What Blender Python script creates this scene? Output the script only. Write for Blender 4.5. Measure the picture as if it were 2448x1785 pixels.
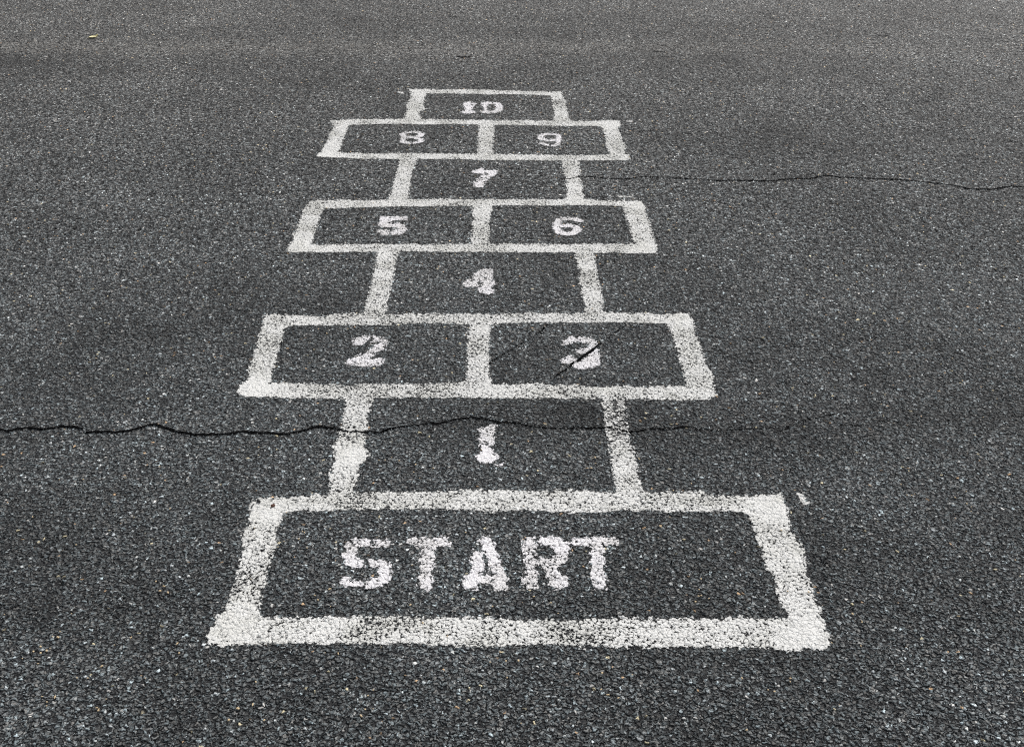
import bpy, math, random
import numpy as np

# ------------------------------------------------------------------ camera, sky, sun, exposure
scene = bpy.context.scene
for o in list(bpy.data.objects):
    bpy.data.objects.remove(o)
C = scene.collection
PITCH = math.atan(1456 / 2500)          # camera looks down by about 30 degrees
CAM_H = 1.5 * math.cos(PITCH)           # eye height of a child / held phone: about 1.3 m
FOC = 2500.0 / 0.92565                  # focal length in pixels of the 2448 px wide photograph
cam_data = bpy.data.cameras.new("camera")
cam = bpy.data.objects.new("camera", cam_data)
C.objects.link(cam)
scene.camera = cam
cam.location = (0, 0, CAM_H)
cam.rotation_euler = (math.pi / 2 - PITCH, 0, 0)
cam_data.sensor_width = 36
cam_data.lens = 36 * FOC / 2448
cam_data.clip_start = 0.05
cam_data.clip_end = 3000

SUN_EL, SUN_AZ = 52, 35                 # azimuth clockwise from the view direction (+Y)
world = bpy.data.worlds.new("World")
scene.world = world
world.use_nodes = True
wn = world.node_tree
sky = wn.nodes.new('ShaderNodeTexSky')
sky.sky_type = 'NISHITA'
sky.sun_disc = False
sky.sun_elevation = math.radians(SUN_EL)
sky.sun_rotation = math.radians(SUN_AZ)
sky.air_density = 1.0
sky.dust_density = 4.0
sky.ozone_density = 1.0
hs = wn.nodes.new('ShaderNodeHueSaturation')
hs.inputs['Saturation'].default_value = 0.30   # overcast: the cloud layer is nearly neutral
wn.links.new(sky.outputs[0], hs.inputs['Color'])
bg = wn.nodes['Background']
wn.links.new(hs.outputs[0], bg.inputs['Color'])
bg.inputs['Strength'].default_value = 0.12
sun_data = bpy.data.lights.new("sun", 'SUN')
sun_data.energy = 1.5
sun_data.angle = math.radians(14)
sun_data.color = (1.0, 0.965, 0.92)
sun = bpy.data.objects.new("sun", sun_data)
C.objects.link(sun)
az, el = math.radians(SUN_AZ), math.radians(SUN_EL)
sun.rotation_euler = (math.pi / 2 - el, 0, math.pi - az)
sun.location = (3, 5, 8)
scene.view_settings.view_transform = 'Standard'
scene.view_settings.look = 'None'
scene.view_settings.gamma = 1
scene.view_settings.use_curve_mapping = False
scene.view_settings.exposure = 0.25
scene.render.engine = 'CYCLES'
scene.cycles.feature_set = 'EXPERIMENTAL'
scene.cycles.dicing_rate = 0.6
scene.cycles.offscreen_dicing_scale = 8
scene.cycles.max_bounces = 5
scene.cycles.diffuse_bounces = 3
scene.cycles.transparent_max_bounces = 8
scene.cycles.use_denoising = False
scene.cycles.pixel_filter_type = 'BLACKMAN_HARRIS'
scene.cycles.filter_width = 1.15
scene.render.film_transparent = False

# ------------------------------------------------------------------ helpers
SP, CP = math.sin(PITCH), math.cos(PITCH)
def ground(p):
    """survey: a point of the photograph -> metres on the ground plane"""
    p = np.asarray(p, float).reshape(-1, 2)
    u = p[:, 0] - 1224.0
    v = p[:, 1] - 892.5
    d = FOC * SP + v * CP
    return np.stack([CAM_H * u / d, CAM_H * (FOC * CP - v * SP) / d], 1)
def Z(x0, y0, s, *pts):
    return [(x0 + a / s, y0 + b / s) for a, b in pts]

def tag(o, label=None, cat=None, group=None, kind=None):
    if label: o['label'] = label
    if cat: o['category'] = cat
    if group: o['group'] = group
    if kind: o['kind'] = kind
    return o
def empty(name, loc, parent=None):
    o = bpy.data.objects.new(name, None)
    C.objects.link(o)
    o.location = loc
    o.empty_display_size = 0.05
    return o
def adapt(o):
    m = o.modifiers.new("Subdivision", 'SUBSURF')
    m.subdivision_type = 'SIMPLE'
    m.levels = 0
    m.render_levels = 0
    o.cycles.use_adaptive_subdivision = True

# ------------------------------------------------------------------ node helpers
class NT:
    def __init__(s, nt):
        s.nt = nt
    def n(s, t, **kw):
        nd = s.nt.nodes.new(t)
        for k, v in kw.items(): setattr(nd, k, v)
        return nd
    def put(s, sock, v):
        if isinstance(v, bpy.types.NodeSocket): s.nt.links.new(v, sock)
        elif isinstance(v, (tuple, list)): sock.default_value = v
        else: sock.default_value = v
    def m(s, op, a, b=None, c=None, clamp=False):
        nd = s.n('ShaderNodeMath', operation=op, use_clamp=clamp)
        s.put(nd.inputs[0], a)
        if b is not None: s.put(nd.inputs[1], b)
        if c is not None: s.put(nd.inputs[2], c)
        return nd.outputs[0]
    def vm(s, op, a, b=None, scale=None):
        nd = s.n('ShaderNodeVectorMath', operation=op)
        s.put(nd.inputs[0], a)
        if b is not None: s.put(nd.inputs[1], b)
        if scale is not None: s.put(nd.inputs['Scale'], scale)
        return nd.outputs[0]
    def smooth(s, v, a, b, lo=0.0, hi=1.0):
        nd = s.n('ShaderNodeMapRange', interpolation_type='SMOOTHSTEP')
        s.put(nd.inputs[0], v); s.put(nd.inputs[1], a); s.put(nd.inputs[2], b)
        s.put(nd.inputs[3], lo); s.put(nd.inputs[4], hi)
        return nd.outputs[0]
    def mix(s, f, a, b, blend='MIX'):
        nd = s.n('ShaderNodeMix', data_type='RGBA', blend_type=blend)
        s.put(nd.inputs[0], f); s.put(nd.inputs[6], a); s.put(nd.inputs[7], b)
        return nd.outputs[2]
    def noise(s, vec, scale, detail=2.0, rough=0.5, dim='2D'):
        nd = s.n('ShaderNodeTexNoise', noise_dimensions=dim)
        s.put(nd.inputs['Vector'], vec)
        nd.inputs['Scale'].default_value = scale
        nd.inputs['Detail'].default_value = detail
        nd.inputs['Roughness'].default_value = rough
        return nd
    def voro(s, vec, scale):
        nd = s.n('ShaderNodeTexVoronoi', voronoi_dimensions='2D', feature='F1')
        s.put(nd.inputs['Vector'], vec)
        nd.inputs['Scale'].default_value = scale
        return nd
    def ramp(s, f, stops, interp='LINEAR'):
        nd = s.n('ShaderNodeValToRGB')
        cr = nd.color_ramp
        cr.interpolation = interp
        while len(cr.elements) < len(stops): cr.elements.new(0.5)
        for e, (p, c) in zip(cr.elements, stops):
            e.position = p
            e.color = (c[0], c[1], c[2], 1) if isinstance(c, tuple) else (c, c, c, 1)
        s.put(nd.inputs[0], f)
        return nd.outputs[0]

# ------------------------------------------------------------------ the asphalt: one field shared by ground and paint
def make_fields():
    g = bpy.data.node_groups.new("asphalt_fields", 'ShaderNodeTree')
    for nm, ty in (("Height", 'NodeSocketFloat'), ("Relief", 'NodeSocketFloat'), ("Rand", 'NodeSocketFloat'),
                   ("Rand2", 'NodeSocketFloat'), ("Albedo", 'NodeSocketColor'), ("Fine", 'NodeSocketFloat')):
        g.interface.new_socket(nm, in_out='OUTPUT', socket_type=ty)
    t = NT(g)
    out = t.n('NodeGroupOutput')
    pos = t.n('ShaderNodeNewGeometry').outputs['Position']
    flat = t.vm('MULTIPLY', pos, (1, 1, 0))
    w = t.noise(flat, 120, 2.0).outputs['Color']
    warp = t.vm('SCALE', t.vm('SUBTRACT', w, (0.5, 0.5, 0.5)), scale=0.0100)
    p = t.vm('MULTIPLY', t.vm('ADD', flat, warp), (1, 1, 0))
    v1 = t.voro(p, 172.0)
    v2 = t.voro(t.vm('ADD', p, (3.17, 1.31, 0)), 320.0)
    s1 = t.n('ShaderNodeSeparateColor'); t.put(s1.inputs[0], v1.outputs['Color'])
    s2 = t.n('ShaderNodeSeparateColor'); t.put(s2.inputs[0], v2.outputs['Color'])
    d1, d2 = v1.outputs['Distance'], v2.outputs['Distance']
    fine = t.noise(flat, 900, 2.0, 0.6).outputs['Fac']
    # domes: flat-topped stones with steep shoulders
    def dome(d, r, base, amp, k):
        q = t.m('MULTIPLY', t.m('POWER', d, 2.6), k)
        q = t.m('SUBTRACT', 1.0, q, clamp=True)
        return t.m('MULTIPLY', q, t.m('MULTIPLY_ADD', r, amp, base))
    h1 = dome(d1, s1.outputs[0], 0.30, 0.70, 3.4)
    h2 = dome(d2, s2.outputs[0], 0.05, 0.62, 3.2)
    h = t.m('MAXIMUM', h1, h2)
    big = t.m('GREATER_THAN', h1, h2)
    h = t.m('ADD', h, t.m('MULTIPLY', t.m('SUBTRACT', fine, 0.5), 0.16))
    # gentle unevenness of the paving
    u1 = t.noise(flat, 1.3, 1.0).outputs['Fac']
    u2 = t.noise(flat, 22, 3.0).outputs['Fac']
    height = t.m('MULTIPLY', h, 0.0030)
    height = t.m('ADD', height, t.m('MULTIPLY', t.m('SUBTRACT', u1, 0.5), 0.006))
    height = t.m('ADD', height, t.m('MULTIPLY', t.m('SUBTRACT', u2, 0.5), 0.0030))
    # stone colours
    ra = t.m('ADD', t.m('MULTIPLY', s1.outputs[1], big), t.m('MULTIPLY', s2.outputs[1], t.m('SUBTRACT', 1.0, big)))
    rb = t.m('ADD', t.m('MULTIPLY', s1.outputs[2], big), t.m('MULTIPLY', s2.outputs[2], t.m('SUBTRACT', 1.0, big)))
    stone = t.ramp(ra, [(0, 0.075), (0.30, 0.105), (0.65, 0.145), (0.86, 0.20), (0.945, 0.31), (0.98, 0.50), (1.0, 0.68)])
    tint = t.ramp(rb, [(0, (0.90, 1.0, 1.02)), (0.35, (0.95, 1.0, 1.0)), (0.6, (1.0, 1.0, 0.99)), (0.8, (1.03, 1.0, 0.95)), (1.0, (1.08, 0.98, 0.90))])
    col = t.mix(1.0, stone, tint, 'MULTIPLY')
    rare = t.m('MULTIPLY', t.m('GREATER_THAN', s1.outputs[2], 0.9935), big)
    rare2 = t.m('GREATER_THAN', s1.outputs[1], 0.5)
    orange = t.mix(rare2, (0.52, 0.34, 0.20, 1), (0.66, 0.55, 0.36, 1))
    col = t.mix(rare, col, orange)
    mott = t.m('MULTIPLY_ADD', fine, 0.5, 0.75)
    col = t.mix(1.0, col, mott, 'MULTIPLY')
    # bitumen in the hollows between stones
    b = t.smooth(h, 0.24, 0.46)
    # film of bitumen still on some stones
    film = t.smooth(t.noise(p, 98, 2.0, 0.6).outputs['Fac'], 0.49, 0.60)
    b = t.m('MULTIPLY', b, t.m('SUBTRACT', 1.0, t.m('MULTIPLY', film, 0.72)))
    col = t.mix(b, (0.010, 0.010, 0.011, 1), col)

    # dust and wear: broad patches, the pale dusty band beyond the court, the damp darker ground by the crack; plus sky sheen painted in at far right
    n_big = t.noise(flat, 1.7, 3.0, 0.55).outputs['Fac']
    n_mid = t.noise(flat, 6.0, 3.0, 0.6).outputs['Fac']
    sp = t.n('ShaderNodeSeparateXYZ'); t.put(sp.inputs[0], flat)
    X, Y = sp.outputs[0], sp.outputs[1]
    tone = t.m('ADD', t.m('MULTIPLY', t.m('SUBTRACT', n_big, 0.5), 1.1), t.m('MULTIPLY', t.m('SUBTRACT', n_mid, 0.5), 0.8))
    def gauss(v, c, wdt):
        q = t.m('DIVIDE', t.m('SUBTRACT', v, c), wdt)
        return t.m('EXPONENT', t.m('MULTIPLY', t.m('MULTIPLY', q, q), -1.0))
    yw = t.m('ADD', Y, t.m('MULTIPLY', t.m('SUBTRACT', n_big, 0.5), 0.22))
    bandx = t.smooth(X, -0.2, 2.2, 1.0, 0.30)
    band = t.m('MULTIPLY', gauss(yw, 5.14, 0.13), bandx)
    dark_band = t.m('MULTIPLY', gauss(yw, 4.80, 0.17), bandx)  # darker ground just nearer than the dusty band
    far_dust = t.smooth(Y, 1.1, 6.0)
    corner = t.m('MULTIPLY', t.smooth(X, 0.7, 2.6), t.smooth(Y, 3.4, 6.2))  # sheen of the sky on the far right ground, painted into its colour
    damp = t.m('MULTIPLY', gauss(yw, 2.02, 0.13), t.smooth(X, -0.9, 0.4, 0.2, 1.0))
    gain = t.m('MULTIPLY_ADD', tone, 1.35, 1.30)
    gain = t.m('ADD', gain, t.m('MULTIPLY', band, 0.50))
    gain = t.m('ADD', gain, t.m('MULTIPLY', dark_band, -0.22))
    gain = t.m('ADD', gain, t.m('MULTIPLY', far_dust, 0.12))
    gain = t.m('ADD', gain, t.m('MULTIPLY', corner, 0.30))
    gain = t.m('ADD', gain, t.m('MULTIPLY', damp, -0.20))
    for (px, py, rx, ry, am) in ((750, 70, .55, .22, -.22), (1250, 80, .6, .15, -.20), (2350, 110, .5, .5, .30), (1650, 25, .6, .2, .12), (1500, 265, .5, .25, -.14),  # the strong light patch at far right adds to the painted sky sheen
                                 (500, 440, .35, .3, .10), (860, 480, .28, .3, -.16), (650, 820, .22, .25, -.16), (1900, 600, .35, .3, .14), (1750, 800, .2, .22, -.16),
                                 (2050, 1130, .25, .08, .20), (350, 1120, .3, .1, .14), (1450, 1000, .25, .07, -.22), (2000, 1010, .2, .07, -.16), (1250, 850, .3, .09, -.10),
                                 (350, 1530, .12, .05, .14), (1300, 640, .25, .15, -.08), (250, 650, .4, .3, .12), (2350, 430, .3, .3, .10), (1200, 1100, .2, .05, .10), (150, 900, .3, .12, -.10)):
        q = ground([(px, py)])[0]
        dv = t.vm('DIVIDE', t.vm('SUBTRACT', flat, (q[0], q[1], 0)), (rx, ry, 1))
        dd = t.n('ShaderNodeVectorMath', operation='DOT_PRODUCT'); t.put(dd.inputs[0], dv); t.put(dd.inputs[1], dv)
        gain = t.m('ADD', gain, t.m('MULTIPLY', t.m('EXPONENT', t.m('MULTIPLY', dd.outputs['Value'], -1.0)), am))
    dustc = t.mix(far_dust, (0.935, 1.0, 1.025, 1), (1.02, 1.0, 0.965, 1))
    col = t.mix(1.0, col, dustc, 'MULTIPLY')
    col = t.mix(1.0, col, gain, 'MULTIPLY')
    # dust settles into the hollows where it is thick
    dust_amt = t.m('ADD', t.m('MULTIPLY', band, 0.36), t.m('MULTIPLY', far_dust, 0.05), clamp=True)
    col = t.mix(dust_amt, col, (0.155, 0.147, 0.132, 1))
    # the surface is coarser and patchier where it is less trodden, beyond the court
    clump = t.noise(flat, 34, 2.0, 0.6).outputs['Fac']
    speck = t.noise(t.vm('ADD', flat, (7.7, 2.2, 0)), 84, 2.0, 0.65).outputs['Fac']
    amt = t.smooth(Y, 1.2, 3.6, 0.08, 1.0)
    k1 = t.m('MULTIPLY', t.smooth(clump, 0.32, 0.68, -0.34, 0.34), amt)
    k2 = t.m('MULTIPLY', t.smooth(speck, 0.38, 0.58, -0.80, 0.52), amt)
    col = t.mix(1.0, col, t.m('ADD', 1.0, t.m('ADD', k1, k2)), 'MULTIPLY')
    t.put(out.inputs['Height'], height); t.put(out.inputs['Relief'], h)
    t.put(out.inputs['Rand'], s1.outputs[0]); t.put(out.inputs['Rand2'], s2.outputs[1])
    t.put(out.inputs['Albedo'], col); t.put(out.inputs['Fine'], fine)
    return g
FIELDS = make_fields()

def base_material(name):
    m = bpy.data.materials.new(name)
    m.use_nodes = True
    m.displacement_method = 'BOTH'
    m.node_tree.nodes.clear()
    t = NT(m.node_tree)
    f = t.n('ShaderNodeGroup'); f.node_tree = FIELDS
    out = t.n('ShaderNodeOutputMaterial')
    disp = t.n('ShaderNodeDisplacement')
    t.put(disp.inputs['Height'], f.outputs['Height'])
    disp.inputs['Midlevel'].default_value = 0
    disp.inputs['Scale'].default_value = 1
    t.put(out.inputs['Displacement'], disp.outputs[0])
    b = t.n('ShaderNodeBsdfPrincipled')
    return m, t, f, out, b, disp

def asphalt_material():
    m, t, f, out, b, disp = base_material("asphalt")
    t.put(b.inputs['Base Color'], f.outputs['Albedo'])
    b.inputs['Roughness'].default_value = 0.62
    b.inputs['Specular IOR Level'].default_value = 0.35
    t.put(out.inputs['Surface'], b.outputs[0])
    return m

def paint_material(name, tone, wear, grow=0.0, ragged=4.5):
    m, t, f, out, b, disp = base_material(name)
    t.put(disp.inputs['Height'], t.m('MULTIPLY', f.outputs['Height'], 1.0))
    edge = t.n('ShaderNodeAttribute', attribute_name='edge').outputs['Fac']
    solid = t.n('ShaderNodeAttribute', attribute_name='solid').outputs['Fac']
    pos = t.n('ShaderNodeNewGeometry').outputs['Position']
    flat = t.vm('MULTIPLY', pos, (1, 1, 0))
    rag = t.noise(flat, 60, 3.0, 0.6).outputs['Fac']
    e = t.m('DIVIDE', edge, 0.0034)
    e = t.m('ADD', e, t.m('MULTIPLY', t.m('SUBTRACT', f.outputs['Rand'], 0.5), 2.6))
    e = t.m('ADD', e, t.m('MULTIPLY', t.m('SUBTRACT', rag, 0.5), ragged))
    em = t.smooth(t.m('ADD', e, grow), -0.15, 0.35)
    # worn out of the hollows first, then off whole stones
    lo = t.noise(flat, 9, 3.0, 0.6).outputs['Fac']
    md = t.noise(flat, 190, 3.0, 0.65).outputs['Fac']
    cov = t.m('ADD', t.m('MULTIPLY', t.m('SUBTRACT', lo, 0.5), 0.65), solid)
    k = t.m('ADD', f.outputs['Relief'], cov)
    k = t.m('ADD', k, t.m('MULTIPLY', t.m('SUBTRACT', md, 0.5), 0.62))
    k = t.m('ADD', k, t.m('MULTIPLY', t.m('SUBTRACT', f.outputs['Rand2'], 0.5), 0.30))
    wm = t.smooth(k, wear - 0.05, wear + 0.09)
    mask = t.m('MULTIPLY', em, wm)
    dirt = t.smooth(k, wear, wear + 0.40)
    lowd = t.smooth(lo, 0.35, 0.60)
    c = t.mix(dirt, tuple(x * 0.62 for x in tone) + (1,), tone + (1,))
    c = t.mix(lowd, t.mix(1.0, c, (0.90, 0.90, 0.88, 1), 'MULTIPLY'), c)
    t.put(b.inputs['Base Color'], c)
    b.inputs['Roughness'].default_value = 0.6
    b.inputs['Specular IOR Level'].default_value = 0.3
    tr = t.n('ShaderNodeBsdfTransparent')
    mx = t.n('ShaderNodeMixShader')
    t.put(mx.inputs[0], mask); t.put(mx.inputs[1], tr.outputs[0]); t.put(mx.inputs[2], b.outputs[0])
    t.put(out.inputs['Surface'], mx.outputs[0])
    return m

def crack_material():
    m, t, f, out, b, disp = base_material("crack_void")
    edge = t.n('ShaderNodeAttribute', attribute_name='edge').outputs['Fac']
    pos = t.n('ShaderNodeNewGeometry').outputs['Position']
    flat = t.vm('MULTIPLY', pos, (1, 1, 0))
    rag = t.noise(flat, 110, 3.0, 0.6).outputs['Fac']
    e = t.m('DIVIDE', edge, 0.0022)
    e = t.m('ADD', e, t.m('MULTIPLY', t.m('SUBTRACT', rag, 0.5), 3.2))
    e = t.m('ADD', e, t.m('MULTIPLY', t.m('SUBTRACT', 0.45, f.outputs['Relief']), 1.2))
    em = t.smooth(e, -0.1, 0.35)
    b.inputs['Base Color'].default_value = (0.006, 0.006, 0.0065, 1)
    b.inputs['Roughness'].default_value = 0.95
    b.inputs['Specular IOR Level'].default_value = 0.05
    tr = t.n('ShaderNodeBsdfTransparent')
    mx = t.n('ShaderNodeMixShader')
    t.put(mx.inputs[0], em); t.put(mx.inputs[1], tr.outputs[0]); t.put(mx.inputs[2], b.outputs[0])
    t.put(out.inputs['Surface'], mx.outputs[0])
    return m

M_ASPH = asphalt_material()
M_LINE = paint_material("white_line_paint", (0.76, 0.76, 0.735), 0.17, 0.1, 3.6)
M_NUM = paint_material("white_number_paint", (0.83, 0.815, 0.825), 0.10, 0.20, 2.2)
M_CRACK = crack_material()

def plain(name, col, rough=0.7, var=0.25, scale=300):
    m = bpy.data.materials.new(name)
    m.use_nodes = True
    t = NT(m.node_tree)
    b = m.node_tree.nodes['Principled BSDF']
    tc = t.n('ShaderNodeTexCoord').outputs['Object']
    nz = t.noise(tc, scale, 3.0, 0.6, '3D').outputs['Fac']
    g = t.m('MULTIPLY_ADD', nz, 2 * var, 1 - var)
    t.put(b.inputs['Base Color'], t.mix(1.0, col + (1,), g, 'MULTIPLY'))
    b.inputs['Roughness'].default_value = rough
    return m

# ------------------------------------------------------------------ ground sheet
def axis(lo, hi, step, far):
    a = list(np.arange(lo, hi + 1e-6, step))
    s = step
    x = a[-1]
    while x < far:
        s *= 1.6; x += s; a.append(x)
    s = step; x = a[0]; pre = []
    while x > -far:
        s *= 1.6; x -= s; pre.append(x)
    return pre[::-1] + a
def grid_mesh(name, xs, ys, z=0.0):
    xs, ys = np.array(xs), np.array(ys)
    nx, ny = len(xs), len(ys)
    gx, gy = np.meshgrid(xs, ys)
    co = np.stack([gx.ravel(), gy.ravel(), np.full(nx * ny, z)], 1)
    i = (np.arange(ny - 1)[:, None] * nx + np.arange(nx - 1)[None, :]).ravel()
    f = np.stack([i, i + 1, i + nx + 1, i + nx], 1)
    me = bpy.data.meshes.new(name)
    me.from_pydata(co.tolist(), [], f.tolist())
    return me
me = grid_mesh("ground", axis(-5, 5, 0.5, 900), axis(-1, 9, 0.5, 900))
g = bpy.data.objects.new("ground", me)
C.objects.link(g)
me.materials.append(M_ASPH)
adapt(g)
tag(g, kind='structure')

# ------------------------------------------------------------------ signed distances on the ground plane (metres)
def seg_dist(P, A, B):
    AB = B - A
    L = max((AB ** 2).sum(), 1e-12)
    tt = np.clip(((P - A) @ AB) / L, 0, 1)
    return np.sqrt((((A + tt[:, None] * AB) - P) ** 2).sum(1))
def sd_poly(P, poly):
    n = len(poly)
    d = np.full(len(P), 1e9)
    inside = np.zeros(len(P), bool)
    for i in range(n):
        A, B = poly[i], poly[(i + 1) % n]
        d = np.minimum(d, seg_dist(P, A, B))
        cond = (A[1] > P[:, 1]) != (B[1] > P[:, 1])
        if abs(B[1] - A[1]) > 1e-12:
            xx = (B[0] - A[0]) * (P[:, 1] - A[1]) / (B[1] - A[1]) + A[0]
            inside ^= cond & (P[:, 0] < xx)
    return np.where(inside, d, -d)
def sd_stroke(P, pts, hw):
    d = np.full(len(P), 1e9)
    if len(pts) == 1:
        return hw - np.sqrt(((P - pts[0]) ** 2).sum(1))
    for i in range(len(pts) - 1):
        d = np.minimum(d, seg_dist(P, pts[i], pts[i + 1]))
    return hw - d

# every marking: list of (thing, part, material, primitives); primitives in photograph points, surveyed to the ground
MARK = []
def poly(pts): return ('p', ground(pts), 0)
def stroke(pts, hw): return ('s', ground(pts), hw)
def band(a, b):
    """a painted line given by its two ragged edges"""
    return poly(list(a) + list(b)[::-1])
def mark(thing, part, prims, mat=None, cut=()):
    MARK.append(dict(thing=thing, part=part, prims=prims, mat=mat or M_LINE, cut=cut))

# START box
za = lambda *p: Z(480, 1120, 2.8325, *p)
zb = lambda *p: Z(1240, 1120, 2.8325, *p)
mark('start', 'front_line', [band(
    [(505, 1497)] + za((220, 1000), (400, 1010), (700, 1018), (1100, 1008), (1500, 1013), (1900, 1015)) + zb((0, 1030), (300, 1033), (600, 1015), (900, 1018), (1200, 1018), (1500, 1010), (1650, 1020), (1830, 1018), (2062, 1045)),
    za((40, 1195), (150, 1207), (260, 1188), (400, 1190), (850, 1188), (1200, 1195), (1500, 1196), (1900, 1205)) + zb((250, 1195), (500, 1200), (900, 1210), (1200, 1206), (1500, 1215), (1700, 1222), (1850, 1235), (1950, 1222), (2040, 1225), (2085, 1205), (2108, 1180)))])
mark('start', 'side_line', [band(
    za((350, 215), (330, 300), (335, 350), (300, 420), (278, 460), (290, 520), (275, 590), (262, 680), (225, 790), (190, 880), (165, 950), (110, 1020), (60, 1120), (40, 1195)),
    za((545, 290), (555, 340), (520, 390), (505, 450), (518, 520), (480, 590), (465, 640), (445, 720), (428, 800), (405, 880), (395, 950), (400, 1030), (390, 1120), (300, 1190)))])
mark('start', 'side_line', [band(
    zb((1500, 190), (1530, 290), (1590, 370), (1620, 480), (1650, 560), (1665, 620), (1690, 700), (1740, 760), (1760, 870), (1800, 960), (1820, 1020), (1850, 1120), (1880, 1200)),
    zb((1780, 180), (1812, 260), (1835, 350), (1840, 430), (1900, 500), (1940, 590), (1922, 640), (1958, 700), (1985, 830), (2010, 900), (2038, 950), (2060, 1040), (2090, 1110), (2108, 1180)))])
mark('start', 'back_line', [band(
    za((350, 215), (440, 205), (600, 198), (740, 190), (870, 180), (1050, 168), (1300, 170), (1600, 163), (1810, 153), (2100, 155)) + zb((200, 158), (400, 150), (640, 165), (840, 165), (1000, 165), (1130, 160), (1250, 158), (1330, 185), (1500, 190), (1650, 182), (1780, 180)),
    za((350, 290), (560, 300), (700, 290), (850, 290), (1000, 283), (1500, 280), (1800, 285), (1900, 303), (2050, 297)) + zb((0, 285), (150, 285), (270, 300), (400, 305), (600, 290), (900, 285), (1060, 295), (1200, 288), (1530, 290), (1800, 290)))])

# box 1: two side lines between START and the box pair 2/3
zc = lambda *p: Z(540, 720, 3.5917, *p)
zd = lambda *p: Z(1100, 720, 3.5406, *p)
mark('box1', 'side_line', [band(
    zc((1040, 800), (1030, 860), (1035, 920), (1020, 980), (1000, 1050), (985, 1110), (975, 1180), (935, 1230), (925, 1270), (940, 1380), (915, 1440), (900, 1500), (885, 1620), (880, 1700)),
    zc((1300, 810), (1275, 860), (1250, 920), (1225, 970), (1210, 1080), (1195, 1180), (1185, 1240), (1220, 1300), (1222, 1330), (1190, 1390), (1145, 1410), (1130, 1500), (1100, 1630), (1100, 1700)))])
mark('box1', 'side_line', [band(
    zd((1190, 800), (1205, 860), (1220, 920), (1225, 1000), (1235, 1060), (1250, 1130), (1262, 1210), (1280, 1310), (1288, 1430), (1305, 1540), (1312, 1610), (1315, 1680)),
    zd((1400, 800), (1390, 860), (1392, 930), (1410, 1050), (1425, 1130), (1425, 1200), (1475, 1250), (1480, 1300), (1500, 1390), (1518, 1500), (1545, 1600), (1600, 1650)))])

# boxes 2/3
mark('pair23', 'front_line', [band(
    zc((150, 700), (390, 705), (700, 720), (1000, 732), (1250, 722), (1400, 728), (1880, 715), (2060, 690)) + zd((120, 690), (300, 712), (470, 708), (850, 715), (1050, 728), (1200, 735), (1300, 722), (1400, 728), (1700, 725), (1910, 718), (2140, 730)),
    zc((95, 790), (160, 820), (250, 825), (600, 840), (1000, 845), (1400, 840), (1900, 840)) + zd((0, 825), (300, 828), (700, 830), (1100, 830), (1500, 835), (1700, 842), (1900, 845), (2100, 832), (2180, 800)))])
mark('pair23', 'side_line', [band(
    zc((340, 130), (320, 200), (285, 290), (260, 400), (235, 480), (215, 560), (200, 620), (190, 690), (120, 730), (95, 790)),
    zc((520, 225), (490, 290), (480, 340), (440, 450), (425, 520), (410, 590), (380, 700), (370, 760), (360, 830)))])
mark('pair23', 'middle_line', [band(
    zd((75, 180), (70, 240), (65, 400), (68, 470), (62, 550), (60, 650), (40, 700), (0, 800)),
    zd((270, 180), (255, 240), (242, 330), (240, 420), (245, 500), (245, 600), (255, 680), (290, 720), (280, 800)))])
mark('pair23', 'side_line', [band(
    zd((1710, 120), (1740, 185), (1790, 270), (1815, 330), (1830, 400), (1870, 520), (1900, 620), (1915, 710), (1930, 830)),
    zd((1930, 105), (1975, 170), (1985, 260), (2025, 350), (2055, 440), (2090, 540), (2135, 620), (2145, 730), (2180, 800)))])
mark('pair23', 'back_line', [band(
    zc((340, 130), (450, 125), (600, 125), (800, 138), (1000, 120), (1200, 112), (1400, 115), (1700, 117), (2100, 115)) + zd((150, 113), (300, 115), (500, 108), (700, 110), (1000, 110), (1200, 100), (1400, 105), (1750, 112), (1850, 100), (1930, 105)),
    zc((330, 215), (510, 225), (700, 213), (1000, 217), (1400, 212), (1700, 195), (1950, 197), (2060, 210)) + zd((80, 200), (260, 200), (500, 190), (900, 185), (1200, 185), (1500, 183), (1740, 187), (1960, 190)))])

# box 4
ze = lambda *p: Z(660, 450, 4.7208, *p)
zf = lambda *p: Z(1100, 450, 4.3577, *p)
mark('box4', 'side_line', [band(
    ze((1150, 690), (1150, 740), (1125, 810), (1120, 870), (1100, 960), (1085, 1040), (1065, 1120), (1050, 1200), (1035, 1290), (1000, 1380), (985, 1430), (980, 1500)),
    ze((1395, 690), (1385, 740), (1350, 800), (1345, 870), (1328, 960), (1325, 1020), (1298, 1100), (1285, 1180), (1270, 1250), (1255, 1330), (1245, 1430), (1230, 1500)))])
mark('box4', 'side_line', [band(
    zf((1185, 640), (1200, 690), (1220, 780), (1240, 870), (1245, 940), (1262, 1050), (1275, 1130), (1300, 1190), (1295, 1290), (1295, 1340)),
    zf((1395, 640), (1395, 700), (1410, 780), (1425, 860), (1425, 930), (1450, 1000), (1470, 1080), (1475, 1150), (1490, 1220), (1500, 1280), (1545, 1320)))])

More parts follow.
